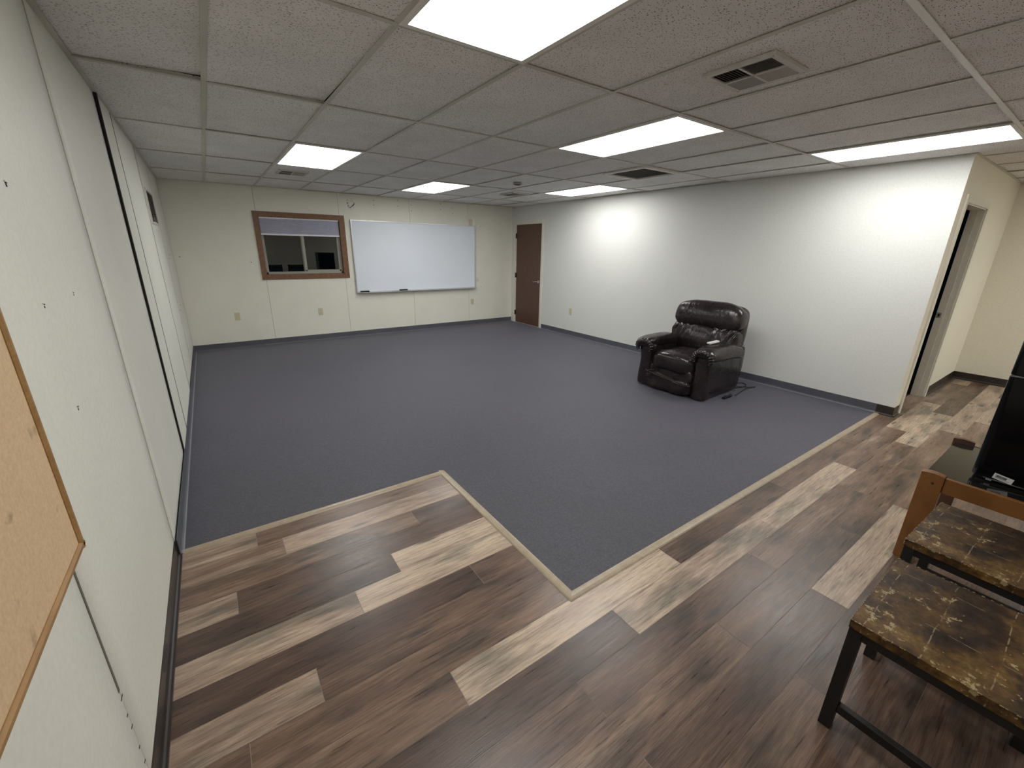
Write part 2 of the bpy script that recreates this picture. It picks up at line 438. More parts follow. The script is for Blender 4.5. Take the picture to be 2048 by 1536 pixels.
me = bpy.data.meshes.new('floor'); fb.to_mesh(me); fb.free(); me.materials.append(M_plank); me.materials.append(M_joint)
floor = bpy.data.objects.new('floor', me); COL.objects.link(floor); struct(floor)
sb = bx('subfloor', -.15, XH + .2, YF - .1, YB + .3, -.12, -.01, M_dark, floor)

# carpet (L shaped) and its wooden edge strips
YS1, XS, YS2 = 2.50, 1.545, 1.125
c = MB()
c.prism([(0.0, YS1), (XS, YS1), (XS, YS2), (XR, YS2), (XR, YB), (0.0, YB)], 0.0004, 0.007, 2, M_carpet)
tag(c.build('carpet'), 'charcoal grey wall to wall carpet with an L shaped wooden edge', 'carpet')
def strip(name, p0, p1, nrm, ext0=0, ext1=0):
    """bevelled reducer strip; nrm points to the laminate side; mitred ends"""
    p0 = Vector((*p0, 0)); p1 = Vector((*p1, 0)); d = (p1 - p0).normalized(); n = Vector((*nrm, 0))
    prof = [(-.006, 0), (-.006, .0095), (.004, .0115), (.018, .010), (.030, .0065), (.036, .0010), (.036, 0)]
    a = MB(); k = a.mi(M_strip)
    A = [a.bm.verts.new(p0 + n * u + d * (-u * ext0) + Vector((0, 0, z))) for u, z in prof]
    B = [a.bm.verts.new(p1 + n * u + d * (u * ext1) + Vector((0, 0, z))) for u, z in prof]
    a.bm.faces.new(A); a.bm.faces.new(B[::-1])
    for i in range(len(prof)): a.bm.faces.new([A[i], A[(i + 1) % len(prof)], B[(i + 1) % len(prof)], B[i]])
    return struct(a.build(name))
strip('trim_1', (0.012, YS1), (XS, YS1), (0, -1), 0, -1)
strip('trim_2', (XS, YS1), (XS, YS2), (-1, 0), 1, 1)
strip('trim_3', (XS, YS2), (XR - .03, YS2), (0, -1), 1, 0)

# ------------------------------------------------------------------ ceiling
cx = [0.0] + [G0 + GS * i for i in range(0, 13)] + [XH]
cy = [YF] + [r for r in ROWS if r > YF] + [YB]
lamps = [(1, 3), (1, 6), (4, 4), (7, 3), (4, 7), (7, 6)]    # (column index, row index) resolved below
LX = lambda i: (G0 + GS * (i) + GS / 2)
fix = [(LX(1), 0.662 + .6071), (LX(1), 4.305 + .6071), (LX(4), 1.877 + .6071), (LX(7), 0.662 + .6071), (LX(4), 5.519 + .6071), (LX(7), 4.305 + .6071),
       (LX(1), -2.980 + .6071), (LX(7), -2.980 + .6071), (LX(11), -.552 - .6071), (LX(11), -2.980 + .6071)]  # rear pair and last hall panel are unseen, added as fill light
a = MB(); rr = random.Random(11)
for i in range(len(cx) - 1):
    for j in range(len(cy) - 1):
        x0, x1, y0, y1 = cx[i], cx[i + 1], cy[j], cy[j + 1]
        mx, my = (x0 + x1) / 2, (y0 + y1) / 2
        if x0 > XR - .25 and y0 >= YC: continue
        if x0 > XR - .25 and y1 > YC: y1 = YC + .03
        if any(abs(mx - fx) < .2 and abs(my - fy) < .4 for fx, fy in fix): continue
        holes = None
        if abs(mx - 4.48) < .2 and abs(my - 3.7) < .3:       # return grille takes half a tile
            y0 = 3.70
        z = H + .004 + rr.choice([0, 0, .001, .003, .005])
        tl = rr.choice([0, 0, 0, .004, .007])
        vs = a.box(x0 + .004, x1 - .004, y0 + .004, y1 - .004, z, z + .014, M_tile)
        if tl:
            for v in vs:
                if v.co.y < my: v.co.z += tl
        if (i, round(y0, 1)) in ((0, 1.9), (1, 1.9)):
            for v in vs:
                if v.co.y > my and v.co.x > mx: v.co.z += .016
ceiling = struct(a.build('ceiling'))
bx('ceiling_deck', -.15, XH + .15, YF - .1, YB + .3, H + .22, H + .26, M_dark, ceiling)
a = MB()
for i in range(0, 13):
    x = G0 + GS * i
    y1 = YB if x < XR else YC
    a.box(x - .012, x + .012, YF, y1, H - .001, H + .0025, M_grid); a.box(x - .0015, x + .0015, YF, y1, H + .0025, H + .013, M_grid)
for r in ROWS:
    if r < YF: continue
    x1 = XR if r > YC else XH
    mt = M_gridw if abs(r - .662) < .01 else M_grid
    a.box(0, x1, r - .012, r + .012, H - .0015, H + .002, mt); a.box(0, x1, r - .0015, r + .0015, H + .002, H + .012, M_grid)
# wall angle
a.box(0, .022, YF, YB, H - .0005, H + .003, M_grid); a.box(0, XR, YB - .022, YB, H - .0005, H + .003, M_grid)
a.box(XR - .022, XR, YC, YB, H - .0005, H + .003, M_grid); a.box(XR - .02, XH, YC - .022, YC, H - .0005, H + .003, M_grid)
a.box(XH - .022, XH, YF, YC, H - .0005, H + .003, M_grid)
a.build('ceiling_grid', ceiling)

# light fixtures
def fixture(loc, label):
    t = empty('ceiling_light', (loc[0], loc[1], H), 0, label, 'ceiling light', 'recessed ceiling light panels')
    X, Y = GS / 2 - .007, .6071 - .007
    a = MB()
    for s in (-1, 1):
        a.box(s * X - (.026 if s > 0 else 0), s * X + (0 if s > 0 else .026), -Y, Y, -.004, .010, M_gridw)
        a.box(-X + .026, X - .026, s * Y - (.026 if s > 0 else 0), s * Y + (0 if s > 0 else .026), -.004, .010, M_gridw)
    a.build('frame', t)
    bx('diffuser', -X + .02, X - .02, -Y + .02, Y - .02, 0.001, .005, M_lamp, t)
    a = MB()
    a.box(-X, X, -Y, Y, .09, .10, M_ventw)
    for s in (-1, 1):
        a.box(s * X - .003, s * X + .003, -Y, Y, .011, .09, M_ventw); a.box(-X, X, s * Y - .003, s * Y + .003, .011, .09, M_ventw)
    a.build('housing', t)
    return t
labs = ['lit ceiling light panel nearest the camera, cut off by the top edge', 'lit ceiling light panel in front of the window and left ceiling vent',
        'lit ceiling light panel in the middle, beside the four way vent', 'lit ceiling light panel over the end of the right wall by the open doorway',
        'lit ceiling light panel farthest away, above the whiteboard', 'lit ceiling light panel near the right wall, beyond the square return grille',
        'added unseen fill light panel behind the camera on the left',
        'added unseen fill light panel behind the camera farther right', 'lit ceiling light panel in the hall around the corner', 'added unseen fill light panel farther back in the hall']
for p, l in zip(fix, labs): fixture(p, l)

# ------------------------------------------------------------------ ceiling vents
def four_way(cx_, cy_, sx, sy, label, rot=0, dark=((-1, 1), (1, 1))):
    t = empty('ceiling_vent', (cx_, cy_, H - .001), rot, label, 'air vent')
    a = MB()
    bw = .028
    for s in (-1, 1):
        x = sx * s; y = sy * s
        a.box(min(x, x - s * bw), max(x, x - s * bw), -sy, sy, -.009, .006, M_ventw)
        a.box(-sx + bw, sx - bw, min(y, y - s * bw), max(y, y - s * bw), -.009, .006, M_ventw)
    a.box(-.006, .006, -sy + bw, sy - bw, -.0112, 0, M_ventw); a.box(-sx + bw, sx - bw, -.006, .006, -.0112, 0, M_ventw)
    for px in (-1, 1):
        for py in (-1, 1): a.disc((px * (sx - .014), py * (sy - .014), -.0105), .0035, .003, 2, M_ventg, 8)
    a.build('frame', t)
    bx('duct_back', -sx + bw - .004, sx - bw + .004, -sy + bw - .004, sy - bw + .004, -.0015, 0.0, M_ventd, t)
    for qx in (-1, 1):
        for qy in (-1, 1):
            d = MB(); x0, x1 = (.006, sx - bw) if qx > 0 else (-sx + bw, -.006); y0, y1 = (.006, sy - bw) if qy > 0 else (-sy + bw, -.006)
            along = (qx * qy > 0)
            n = 9
            for k in range(n):
                if along:
                    u0 = x0 + (x1 - x0) * k / n; u1 = u0 + (x1 - x0) / n
                    lo, hi = (-.0105, -.0008) if qx < 0 else (-.0008, -.0105)
                    P = [(u0, lo), (u0 + .0012, lo), (u1 + .0012, hi), (u1, hi)]
                    d.prism(P, y0, y1, 1, M_ventg)
                else:
                    u0 = y0 + (y1 - y0) * k / n; u1 = u0 + (y1 - y0) / n
                    lo, hi = (-.0105, -.0008) if qy > 0 else (-.0008, -.0105)
                    P = [(u0, lo), (u0 + .0012, lo), (u1 + .0012, hi), (u1, hi)]
                    d.prism(P, x0, x1, 0, M_ventg)
            d.build('louvre', t)
    return t
four_way(2.68, 1.28, .165, .17, 'four way ceiling vent near the top, in front of the middle light')
four_way(1.385, 6.03, .16, .16, 'small ceiling vent beyond the light panel in front of the window')
four_way(4.56, 5.92, .16, .19, 'small ceiling vent near the far right corner above the door')
t = empty('return_grille', (4.485, 3.40, H), 0, 'square dark ceiling return grille with a pale frame beside the right wall', 'air vent')
a = MB()
for s in (-1, 1):
    a.box(min(s * .29, s * .265), max(s * .29, s * .265), -.29, .29, -.016, .004, M_gridw); a.box(-.265, .265, min(s * .29, s * .265), max(s * .29, s * .265), -.016, .004, M_gridw)
a.build('frame', t)
a = MB()
for k in range(30):
    y = -.262 + .524 * k / 29
    a.prism([(y, -.002), (y + .001, -.002), (y + .012, .006), (y + .011, .006)], -.265, .265, 0, plain('grille_blade', (0.42, .40, .38), .5) if k == 0 else bpy.data.materials['grille_blade'])
a.build('louvre', t)
bx('duct_back', -.27, .27, -.27, .27, .008, .010, M_ventd, t)
a = MB(); a.disc((3.89, 4.91, H - .022), .055, .024, 2, M_ventg, 24); a.disc((3.89, 4.91, H - .026), .04, .006, 2, M_ventd, 24)
tag(a.build('ceiling_sensor', bevel=.003), 'small round dark ceiling disc between the far light panels', 'smoke detector')

# ------------------------------------------------------------------ back wall with window hole
WX0, WX1, WZ0, WZ1 = 1.11, 2.295, 1.103, 1.975
a = MB()
T = .012
def panel(x0, x1, z0=0, z1=H + .02): a.box(x0, x1, YB, YB + T, z0, z1, M_panel)
seams = [1.0975, 2.300, 3.533, 4.742]
panel(-.02, seams[0] - .0018)
panel(seams[0] + .0018, WX0); panel(WX0, WX1, 0, WZ0); panel(WX0, WX1, WZ1, H + .02); panel(WX1, seams[1] - .0018)
panel(seams[1] + .0018, seams[2] - .0018); panel(seams[2] + .0018, seams[3] - .0018); panel(seams[3] + .0018, XR + .14)
for (x0, x1, z0, z1) in ((-.15, WX0, -.1, H + .25), (WX1, XR + .14, -.1, H + .25), (WX0, WX1, -.1, WZ0), (WX0, WX1, WZ1, H + .25)):
    a.box(x0, x1, YB + T, YB + .13, z0, z1, M_groove)
# screw holes
for x, z in ((2.895, 2.313), (2.895, 2.24), (3.325, 2.343), (3.32, 2.25), (3.571, 2.285), (3.574, 2.185), (4.158, 2.341), (4.154, 2.245), (4.397, 2.286), (4.405, 2.188), (5.03, 1.978), (5.032, .791), (.93, 1.30), (.07, 1.38)):
    a.disc((x, YB - .0006, z), .0065, .003, 1, M_screw, 8)
wb = struct(a.build('wall_back'))
# torn wall surface above the board
a = MB(); rr = random.Random(5)
pts = []
for k in range(22):
    t_ = 2 * math.pi * k / 22; r_ = .055 + .012 * math.sin(3 * t_ + 1) + rr.uniform(-.005, .005)
    pts.append((2.50 + r_ * .95 * math.cos(t_), YB - .001, 2.235 + r_ * math.sin(t_)))
for k in range(22):
    if k in (5, 6, 14): continue
    p, q = pts[k], pts[(k + 1) % 22]
    a.tube([p, q], rr.uniform(.003, .007), M_peel if (k % 5 and k < 13) else M_screw if k > 16 else M_groove, 5)
for (x, z, w_, h_) in ((2.53, 2.30, .012, .035), (2.515, 2.315, .02, .01), (2.50, 2.15, .03, .016), (2.545, 2.175, .014, .018), (2.46, 2.17, .012, .01), (2.45, 2.30, .014, .01)):
    poly = [(x + w_ * math.cos(2 * math.pi * j / 7) * rr.uniform(.5, 1), z + h_ * math.sin(2 * math.pi * j / 7) * rr.uniform(.5, 1)) for j in range(7)]
    a.prism(poly, YB - .002, YB + .001, 1, M_peel)
a.build('torn_patch', wb)['label'] = 'torn ring shaped patch of bare wall above the whiteboard corner'
a = MB(); a.disc((4.948, YB - .0015, .927), .038, .002, 1, M_peel, 20); a.build('plaster_patch', wb)['label'] = 'round white filler patch right of the whiteboard'

# ------------------------------------------------------------------ left wall: panels with slight bow and open joints
def left_panel(a, y0, y1, bow, x_in=0.0, m=M_panelL):
    NY, NZ = 10, 10; k = a.mi(m); g_ = [[None] * (NZ + 1) for _ in range(NY + 1)]; h_ = [[None] * (NZ + 1) for _ in range(NY + 1)]
    for i in range(NY + 1):
        for j in range(NZ + 1):
            y = y0 + (y1 - y0) * i / NY; z = (H + .02) * j / NZ
            x = x_in + bow * math.sin(math.pi * i / NY) * math.sin(math.pi * min(1, j / NZ))
            g_[i][j] = a.bm.verts.new((x, y, z)); h_[i][j] = a.bm.verts.new((x - T, y, z))
    for i in range(NY):
        for j in range(NZ):
            f = a.bm.faces.new([g_[i][j], g_[i + 1][j], g_[i + 1][j + 1], g_[i][j + 1]]); f.material_index = k; f.smooth = True
            f = a.bm.faces.new([h_[i][j], h_[i][j + 1], h_[i + 1][j + 1], h_[i + 1][j]]); f.material_index = k
    for i, j0 in ((0, 0), (NY, 0)):
        for j in range(NZ):
            f = a.bm.faces.new([g_[i][j], g_[i][j + 1], h_[i][j + 1], h_[i][j]]); f.material_index = k
a = MB()
left_panel(a, YF, 1.2475 - 1.22, 0); left_panel(a, 1.2475 - 1.217, 1.2475, 0.0); left_panel(a, 1.2495, 2.468, .004)
left_panel(a, 2.4715, 3.684, -.006); left_panel(a, 3.697, 4.166, .003, .010)
left_panel(a, 4.172, 5.387, .012, .007); left_panel(a, 5.391, 6.606, .006); left_panel(a, 6.610, YB, 0)
a.box(-.13, -.030, YF - .1, YB + .13, -.1, H + .25, M_dark)
for y, z in ((6.9, 1.38), (7.05, 1.42), (6.95, .80), (6.75, .76), (4.9, .46)):
    a.disc((-.001, y, z), .010, .003, 0, M_screw, 8)
wl = struct(a.build('wall_left'))
a = MB(); k = a.mi(M_dark)
v8 = [a.bm.verts.new(c) for c in ((-.012, 3.685, 0), (.007, 3.685, 0), (.0105, 3.697, 0), (-.012, 3.697, 0), (-.012, 3.683, H), (.014, 3.683, H), (.017, 3.697, H), (-.012, 3.697, H))]
for f in ((0, 3, 2, 1), (4, 5, 6, 7), (0, 1, 5, 4), (1, 2, 6, 5), (2, 3, 7, 6), (3, 0, 4, 7)): a.bm.faces.new([v8[i] for i in f])
a.build('open_joint', wl)['label'] = 'black open joint between wall panels'
a = MB(); a.box(-.010, .0118, 4.1655, 4.1722, 0, H, M_screw); a.box(-.010, .0082, 5.3865, 5.392, 0, H, M_groove); a.box(-.01, .0009, 2.464, 2.4735, 0, H, M_jolive); a.build('joint_strip', wl)
a = MB(); a.box(0.0002, .0012, 1.241, 1.251, .43, .845, M_groove); 
for z, l in ((.405, .022), (.345, .01), (.30, .014), (.22, .01), (.16, .012)): a.box(.0002, .001, 1.236, 1.236 + l, z, z + .0035, M_screw)
a.build('open_joint', wl)['label'] = 'narrow open joint with staple marks below the cork board'

# right wall, return wall with doorway, hall wall, rear walls
TH = .12
D1 = (6.735, 7.640, 2.055)    # door 1: y0, y1, height
a = MB()
a.box(XR, XR + TH, YC, D1[0], -.05, H + .25, M_white); a.box(XR, XR + TH, D1[1], YB + .13, -.05, H + .25, M_white); a.box(XR, XR + TH, D1[0], D1[1], D1[2], H + .25, M_white)
struct(a.build('wall_right'))
D2 = (6.035, 6.955, 2.03)
a = MB()
a.box(XR + .0005, D2[0], YC + .0005, YC + .105, -.05, H + .25, M_cream); a.box(D2[1], XH + .1, YC, YC + .105, -.05, H + .25, M_cream); a.box(D2[0], D2[1], YC, YC + .105, D2[2], H + .25, M_cream)
a.box(XR + .0004, D2[0], YC - .0006, YC + .001, 0, H, M_cream)
struct(a.build('wall_hall'))
struct(bx('wall_far_right', XH, XH + .12, YF, YC + .1, -.05, H + .25, M_cream))
struct(bx('wall_front', -.13, XH + .12, YF - .12, YF, -.05, H + .25, M_panel))

# ------------------------------------------------------------------ cove baseboards
def cove(name, p0, p1, nrm, m, lip=None, h=.098):
    p0 = Vector((*p0, 0)); p1 = Vector((*p1, 0)); n = Vector((*nrm, 0))
    prof = [(0, 0), (0, h), (.0022, h), (.0035, h - .006), (.0035, .022), (.006, .013), (.012, .0085), (.0185, .0075), (.0195, 0)]
    a = MB(); k = a.mi(m)
    A = [a.bm.verts.new(p0 + n * u + Vector((0, 0, z))) for u, z in prof]; B = [a.bm.verts.new(p1 + n * u + Vector((0, 0, z))) for u, z in prof]
    a.bm.faces.new(A); a.bm.faces.new(B[::-1]); L = len(prof)
    for i in range(L): 
        f = a.bm.faces.new([A[i], A[(i + 1) % L], B[(i + 1) % L], B[i]])
        if lip and i in (6, 7): f.material_index = a.mi(lip)
    return struct(a.build(name))
cove('baseboard_back', (.0, YB), (XR, YB), (0, -1), M_base_g, M_base_lip)
cove('baseboard_left', (.0095, 2.47), (.0095, YB), (1, 0), M_base_g, M_base_lip)
cove('baseboard_left_near', (.0, YF), (0, 2.47), (1, 0), M_base_b)
cove('baseboard_right', (XR, 1.135), (XR, D1[0] - .055), (-1, 0), M_base_g, M_base_lip)
cove('baseboard_right_end', (XR, YC - .004), (XR, 1.135), (-1, 0), M_base_b)
cove('baseboard_corner', (XR - .004, YC), (D2[0] - .06, YC), (0, -1), M_base_b)
cove('baseboard_hall', (D2[1] + .065, YC), (XH, YC), (0, -1), M_base_b)
cove('baseboard_far_right', (XH, YF), (XH, YC), (-1, 0), M_base_b)

# ------------------------------------------------------------------ doors
d1 = struct(bx('door_1', XR + .018, XR + .058, D1[0] + .022, D1[1] - .022, .012, D1[2] - .02, M_doorw, bevel=.002))
a = MB(); yw = .058
for (y0, y1, z0, z1) in ((D1[0] - yw + .012, D1[0] + .014, 0, D1[2] + yw), (D1[1] - .014, D1[1] + yw - .012, 0, D1[2] + yw), (D1[0] + .014, D1[1] - .014, D1[2] - .010, D1[2] + yw)):
    a.box(XR - .014, XR, y0, y1, z0, z1, M_trimw)
for (y0, y1, z0, z1) in ((D1[0], D1[0] + .02, 0, D1[2]), (D1[1] - .02, D1[1], 0, D1[2]), (D1[0], D1[1], D1[2] - .018, D1[2])):
    a.box(XR, XR + TH, y0, y1, z0, z1, M_trimw)
a.box(XR - .005, XR + .06, D1[0] + .02, D1[1] - .02, .0, .010, M_alu)
a.build('door_frame', d1, bevel=.002)
a = MB()
a.disc((XR - .002, D1[0] + .085, .93), .027, .021, 0, M_steel, 20)
a.tube([(XR - .002, D1[0] + .085, .93), (XR - .045, D1[0] + .085, .93)], .010, M_steel, 10)
a.tube([(XR - .045, D1[0] + .08, .93), (XR - .050, D1[0] + .13, .930), (XR - .046, D1[0] + .20, .922)], .009, M_steel, 10)
a.build('door_handle', d1)
for z in (.22, 1.02, 1.82):
    a = MB(); a.tube([(XR - .004, D1[1] - .022, z - .05), (XR - .004, D1[1] - .022, z + .05)], .008, M_base_b, 8); a.box(XR - .006, XR + .02, D1[1] - .03, D1[1] - .014, z - .048, z + .048, M_base_b); a.build('hinge', d1)

a = MB()
for (x0, x1, z0, z1) in ((D2[0] - .058, D2[0] + .008, 0, D2[2] + .055), (D2[1] - .008, D2[1] + .058, 0, D2[2] + .055), (D2[0] + .008, D2[1] - .008, D2[2] - .008, D2[2] + .055)):
    a.box(x0, x1, YC - .014, YC, z0, z1, M_trimw)
for (x0, x1, z0, z1) in ((D2[0], D2[0] + .018, 0, D2[2]), (D2[1] - .018, D2[1], 0, D2[2]), (D2[0], D2[1], D2[2] - .018, D2[2])):
    a.box(x0, x1, YC, YC + .110, z0, z1, M_trimw)
a.box(D2[1] - .030, D2[1] - .018, YC + .048, YC + .109, 0, D2[2] - .018, M_trimw); a.box(D2[0] + .018, D2[0] + .0195, YC + .048, YC + .083, 0, D2[2] - .018, M_trimw)
d2 = struct(a.build('door_2', bevel=.002))
a = MB(); a.box(D2[1] - .0315, D2[1] - .0298, YC + .066, YC + .108, .905, .965, M_steel); a.box(D2[1] - .0320, D2[1] - .0310, YC + .078, YC + .094, .920, .950, M_dark); a.build('strike_plate', d2)

# ------------------------------------------------------------------ window
a = MB()
ox0, ox1, oz0, oz1 = 1.047, 2.372, 1.036, 2.043
def mitre(pts, y0, y1): a.prism(pts, y0, y1, 1, M_wtrim)
mitre([(ox0, oz0), (ox1, oz0), (WX1, WZ0), (WX0, WZ0)], YB - .018, YB)
mitre([(ox0, oz1), (ox1, oz1), (WX1, WZ1), (WX0, WZ1)], YB - .018, YB)
mitre([(ox0, oz0), (ox0, oz1), (WX0, WZ1), (WX0, WZ0)], YB - .018, YB)
mitre([(ox1, oz0), (ox1, oz1), (WX1, WZ1), (WX1, WZ0)], YB - .018, YB)
for (x0, x1, z0, z1) in ((WX0 - .001, WX0 + .012, WZ0, WZ1), (WX1 - .012, WX1 + .001, WZ0, WZ1), (WX0, WX1, WZ0 - .001, WZ0 + .012), (WX0, WX1, WZ1 - .012, WZ1 + .001)):
    a.box(x0, x1, YB - .016, YB + .125, z0, z1, M_wtrim)
w1 = struct(a.build('window_1', bevel=.0015))
fx0, fx1, fz0, fz1 = WX0 + .012, WX1 - .012, WZ0 + .012, WZ1 - .012
a = MB(); fy0, fy1 = YB + .035, YB + .10
for (x0, x1, z0, z1, y0) in ((fx0, fx0 + .030, fz0, fz1, fy0), (fx1 - .030, fx1, fz0, fz1, fy0), (fx0, fx1, fz0, fz0 + .036, fy0), (fx0, fx1, fz1 - .03, fz1, fy0)):
    a.box(x0, x1, y0, fy1, z0, z1, M_vinylf)
a.build('window_frame', w1, bevel=.003)
mx = 1.69
a = MB()      # sliding sash (right) with its own stiles
for (x0, x1, z0, z1) in ((mx - .006, mx + .034, fz0 + .036, fz1 - .03), (fx1 - .058, fx1 - .03, fz0 + .036, fz1 - .03), (mx, fx1 - .03, fz0 + .030, fz0 + .062), (mx, fx1 - .03, fz1 - .06, fz1 - .03)):
    a.box(x0, x1, fy0 + .004, fy0 + .026, z0, z1, M_vinylf)
a.build('sash', w1, bevel=.002)
a = MB()
for (x0, x1, z0, z1) in ((mx - .016, mx + .012, fz0 + .036, fz1 - .03), (fx0 + .03, fx0 + .040, fz0 + .036, fz1 - .03)): a.box(x0, x1, fy0 + .032, fy0 + .052, z0, z1, M_vinylf)
a.build('sash', w1, bevel=.002)
bx('pane', fx0 + .035, mx, fy0 + .041, fy0 + .045, fz0 + .03, fz1 - .03, M_glass, w1)
bx('pane', mx + .03, fx1 - .05, fy0 + .012, fy0 + .016, fz0 + .055, fz1 - .05, M_glass, w1)
# pleated blind
bl = empty('window_blind', (0, 0, 0), 0, 'grey pleated blind with pale rails, half raised in the window', 'blind')
a = MB(); n = 15; z1b, z0b = 1.955, 1.725; P = []; Q = []
for k in range(2 * n + 1):
    z = z1b - (z1b - z0b) * k / (2 * n); off = .0 if k % 2 else .010
    P.append((YB + .012 - off, z)); Q.append((YB + .0135 - off + .0, z))
km = a.mi(M_blind)
def mkcol(x, pr): return [a.bm.verts.new((x, y, z)) for y, z in pr]
A, B = mkcol(fx0 + .006, P), mkcol(fx1 - .010, P); A2, B2 = mkcol(fx0 + .006, [(y + .014, z) for y, z in P]), mkcol(fx1 - .010, [(y + .014, z) for y, z in P])
for k in range(2 * n):
    a.bm.faces.new([A[k], B[k], B[k + 1], A[k + 1]]); a.bm.faces.new([A2[k], A2[k + 1], B2[k + 1], B2[k]])
    a.bm.faces.new([A[k], A[k + 1], A2[k + 1], A2[k]]); a.bm.faces.new([B[k], B2[k], B2[k + 1], B[k + 1]])
a.build('pleated_fabric', bl)
bx('rail', fx0 + .002, fx1 - .006, YB - .004, YB + .034, 1.945, 1.963, M_blindr, bl, .002)
bx('rail', fx0 + .004, fx1 - .008, YB - .002, YB + .028, 1.703, 1.727, M_blindr, bl, .002)

# ------------------------------------------------------------------ whiteboard
bx0, bx1, bz0, bz1 = 2.462, 4.885, .775, 1.985
wbd = empty('whiteboard', (0, 0, 0), 0, 'large blank whiteboard with aluminium frame beside the window', 'whiteboard')
bx('writing_surface', bx0 + .015, bx1 - .015, YB - .026, YB - .012, bz0 + .015, bz1 - .015, M_board, wbd)
a = MB()
for (x0, x1, z0, z1) in ((bx0, bx0 + .018, bz0, bz1), (bx1 - .018, bx1, bz0, bz1), (bx0 + .018, bx1 - .018, bz0, bz0 + .018), (bx0 + .018, bx1 - .018, bz1 - .018, bz1)): a.box(x0, x1, YB - .032, YB - .004, z0, z1, M_alu)
a.build('frame', wbd, bevel=.0015)
a = MB(); a.box(bx0 + .01, bx1 - .01, YB - .085, YB - .030, bz0 - .004, bz0 + .002, M_alu); a.box(bx0 + .01, bx1 - .01, YB - .088, YB - .084, bz0 - .004, bz0 + .010, M_alu)
a.build('tray', wbd, bevel=.001)
for x, l in ((2.52, 'black eraser at the left end of the whiteboard tray'), (3.235, 'black eraser near the middle of the whiteboard tray')):
    a = MB(); a.box(x, x + .15, YB - .080, YB - .036, bz0 + .010, bz0 + .034, M_blackp); a.box(x + .002, x + .148, YB - .079, YB - .037, bz0 + .002, bz0 + .010, M_base_g)
    tag(a.build('board_eraser', bevel=.003), l, 'eraser')

# ------------------------------------------------------------------ outlets
def outlet(loc, axis, label, blank=False, w_=.035, h_=.058):
    t = empty('wall_outlet', loc, 0 if axis == 1 else R(-90), label, 'outlet')
    bx('cover_plate', -w_, w_, -.006, 0, -h_, h_, M_ivory, t, .0025)
    if not blank:
        for s in (-1, 1):
            a = MB(); a.box(-.017, .017, -.008, -.005, s * .024 - .014, s * .024 + .014, M_ivory)
            a.box(-.009, -.006, -.0086, -.007, s * .024 - .004, s * .024 + .006, M_ivory_d); a.box(.005, .008, -.0086, -.007, s * .024 - .004, s * .024 + .006, M_ivory_d)
            a.build('socket', t)
    else:
        a = MB(); a.box(-.012, .012, -.0085, -.005, -.022, .022, M_ivory); a.build('insert', t, bevel=.001)
    return t
outlet((.627, YB, .495), 1, 'ivory wall plate on the back wall left of the window', True)
outlet((1.834, YB, .487), 1, 'ivory power outlet on the back wall below the window')
outlet((4.815, YB, .49), 1, 'ivory outlet on the back wall under the right end of the whiteboard')
outlet((4.80, YB, 2.045), 1, 'ivory wall plate just above the right corner of the whiteboard', True, .04, .06)
outlet((XR, 5.82, .457), 0, 'ivory outlet on the right wall between the door and the recliner')
# local x of the right-wall outlet points along the wall, -y local faces the room

# ------------------------------------------------------------------ left wall vent, anchors, cork board
t = empty('wall_vent', (0.0, 5.93, 1.905), 0, 'dark louvred vent high on the left wall near the far corner', 'air vent')
a = MB(); vy, vz = .345, .165
for s in (-1, 1):
    a.box(.0, .012, min(s * vy, s * (vy - .022)), max(s * vy, s * (vy - .022)), -vz, vz, M_ventw); a.box(.0, .012, -vy + .022, vy - .022, min(s * vz, s * (vz - .022)), max(s * vz, s * (vz - .022)), M_ventw)
a.build('frame', t, bevel=.003)
a = MB()
for k in range(14):
    z = -vz + .03 + (2 * vz - .06) * k / 14
    a.prism([(.005, z + .016), (.0065, z + .016), (.0115, z + .002), (.010, z + .002)], -vy + .03, vy - .03, 1, M_ventd)
a.build('louvre', t)
bx('duct_back', .0, .004, -vy + .02, vy - .02, -vz + .02, vz - .02, M_ventd, t)

for (y, z, l) in ((1.652, 1.702, 'small dark wall anchor highest on the left wall'), (1.964, 1.406, 'small dark wall anchor right of the pair, nearer the dark gap'),
                  (1.64, 1.404, 'small dark wall anchor left of the pair below the highest one'), (1.643, 1.11, 'small dark wall anchor lowest of the four, right of the cork board')):
    t = empty('wall_anchor', (.0, y, z), 0, l, 'wall anchor', 'dark anchors left in the left wall')
    a = MB(); a.disc((-.0005, 0, 0), .005, .0035, 0, M_screw, 10); a.box(.001, .004, -.001, .009, -.002, .001, M_screw); a.box(.001, .004, -.009, -.002, .001, .004, M_ventg); a.box(.001, .004, -.003, .003, -.010, -.004, M_screw)
    a.build('plug', t)
cb = empty('cork_board', (0, 0, 0), 0, 'cork notice board with oak frame on the left wall', 'notice board')
c0, c1, z0, z1 = .39, 1.305, .852, 1.46
bx('cork', .002, .012, c0 + .01, c1 - .01, z0 + .01, z1 - .01, M_cork, cb)
a = MB()
def rnd(y, z, r=.011): return [(y + r * math.cos(t_), z + r * math.sin(t_)) for t_ in [2 * math.pi * k / 8 for k in range(8)]]
for y in (c0 + .009, c1 - .009): a.prism([(0.0, y - .009), (.014, y - .009), (.019, y - .004), (.019, y + .004), (.014, y + .009), (0, y + .009)], z0, z1, 2, M_cframe)
for z in (z0 + .009, z1 - .009): a.prism([(0.0, z - .009), (.014, z - .009), (.019, z - .004), (.019, z + .004), (.014, z + .009), (0, z + .009)], c0, c1, 1, M_cframe)
a.build('frame', cb)

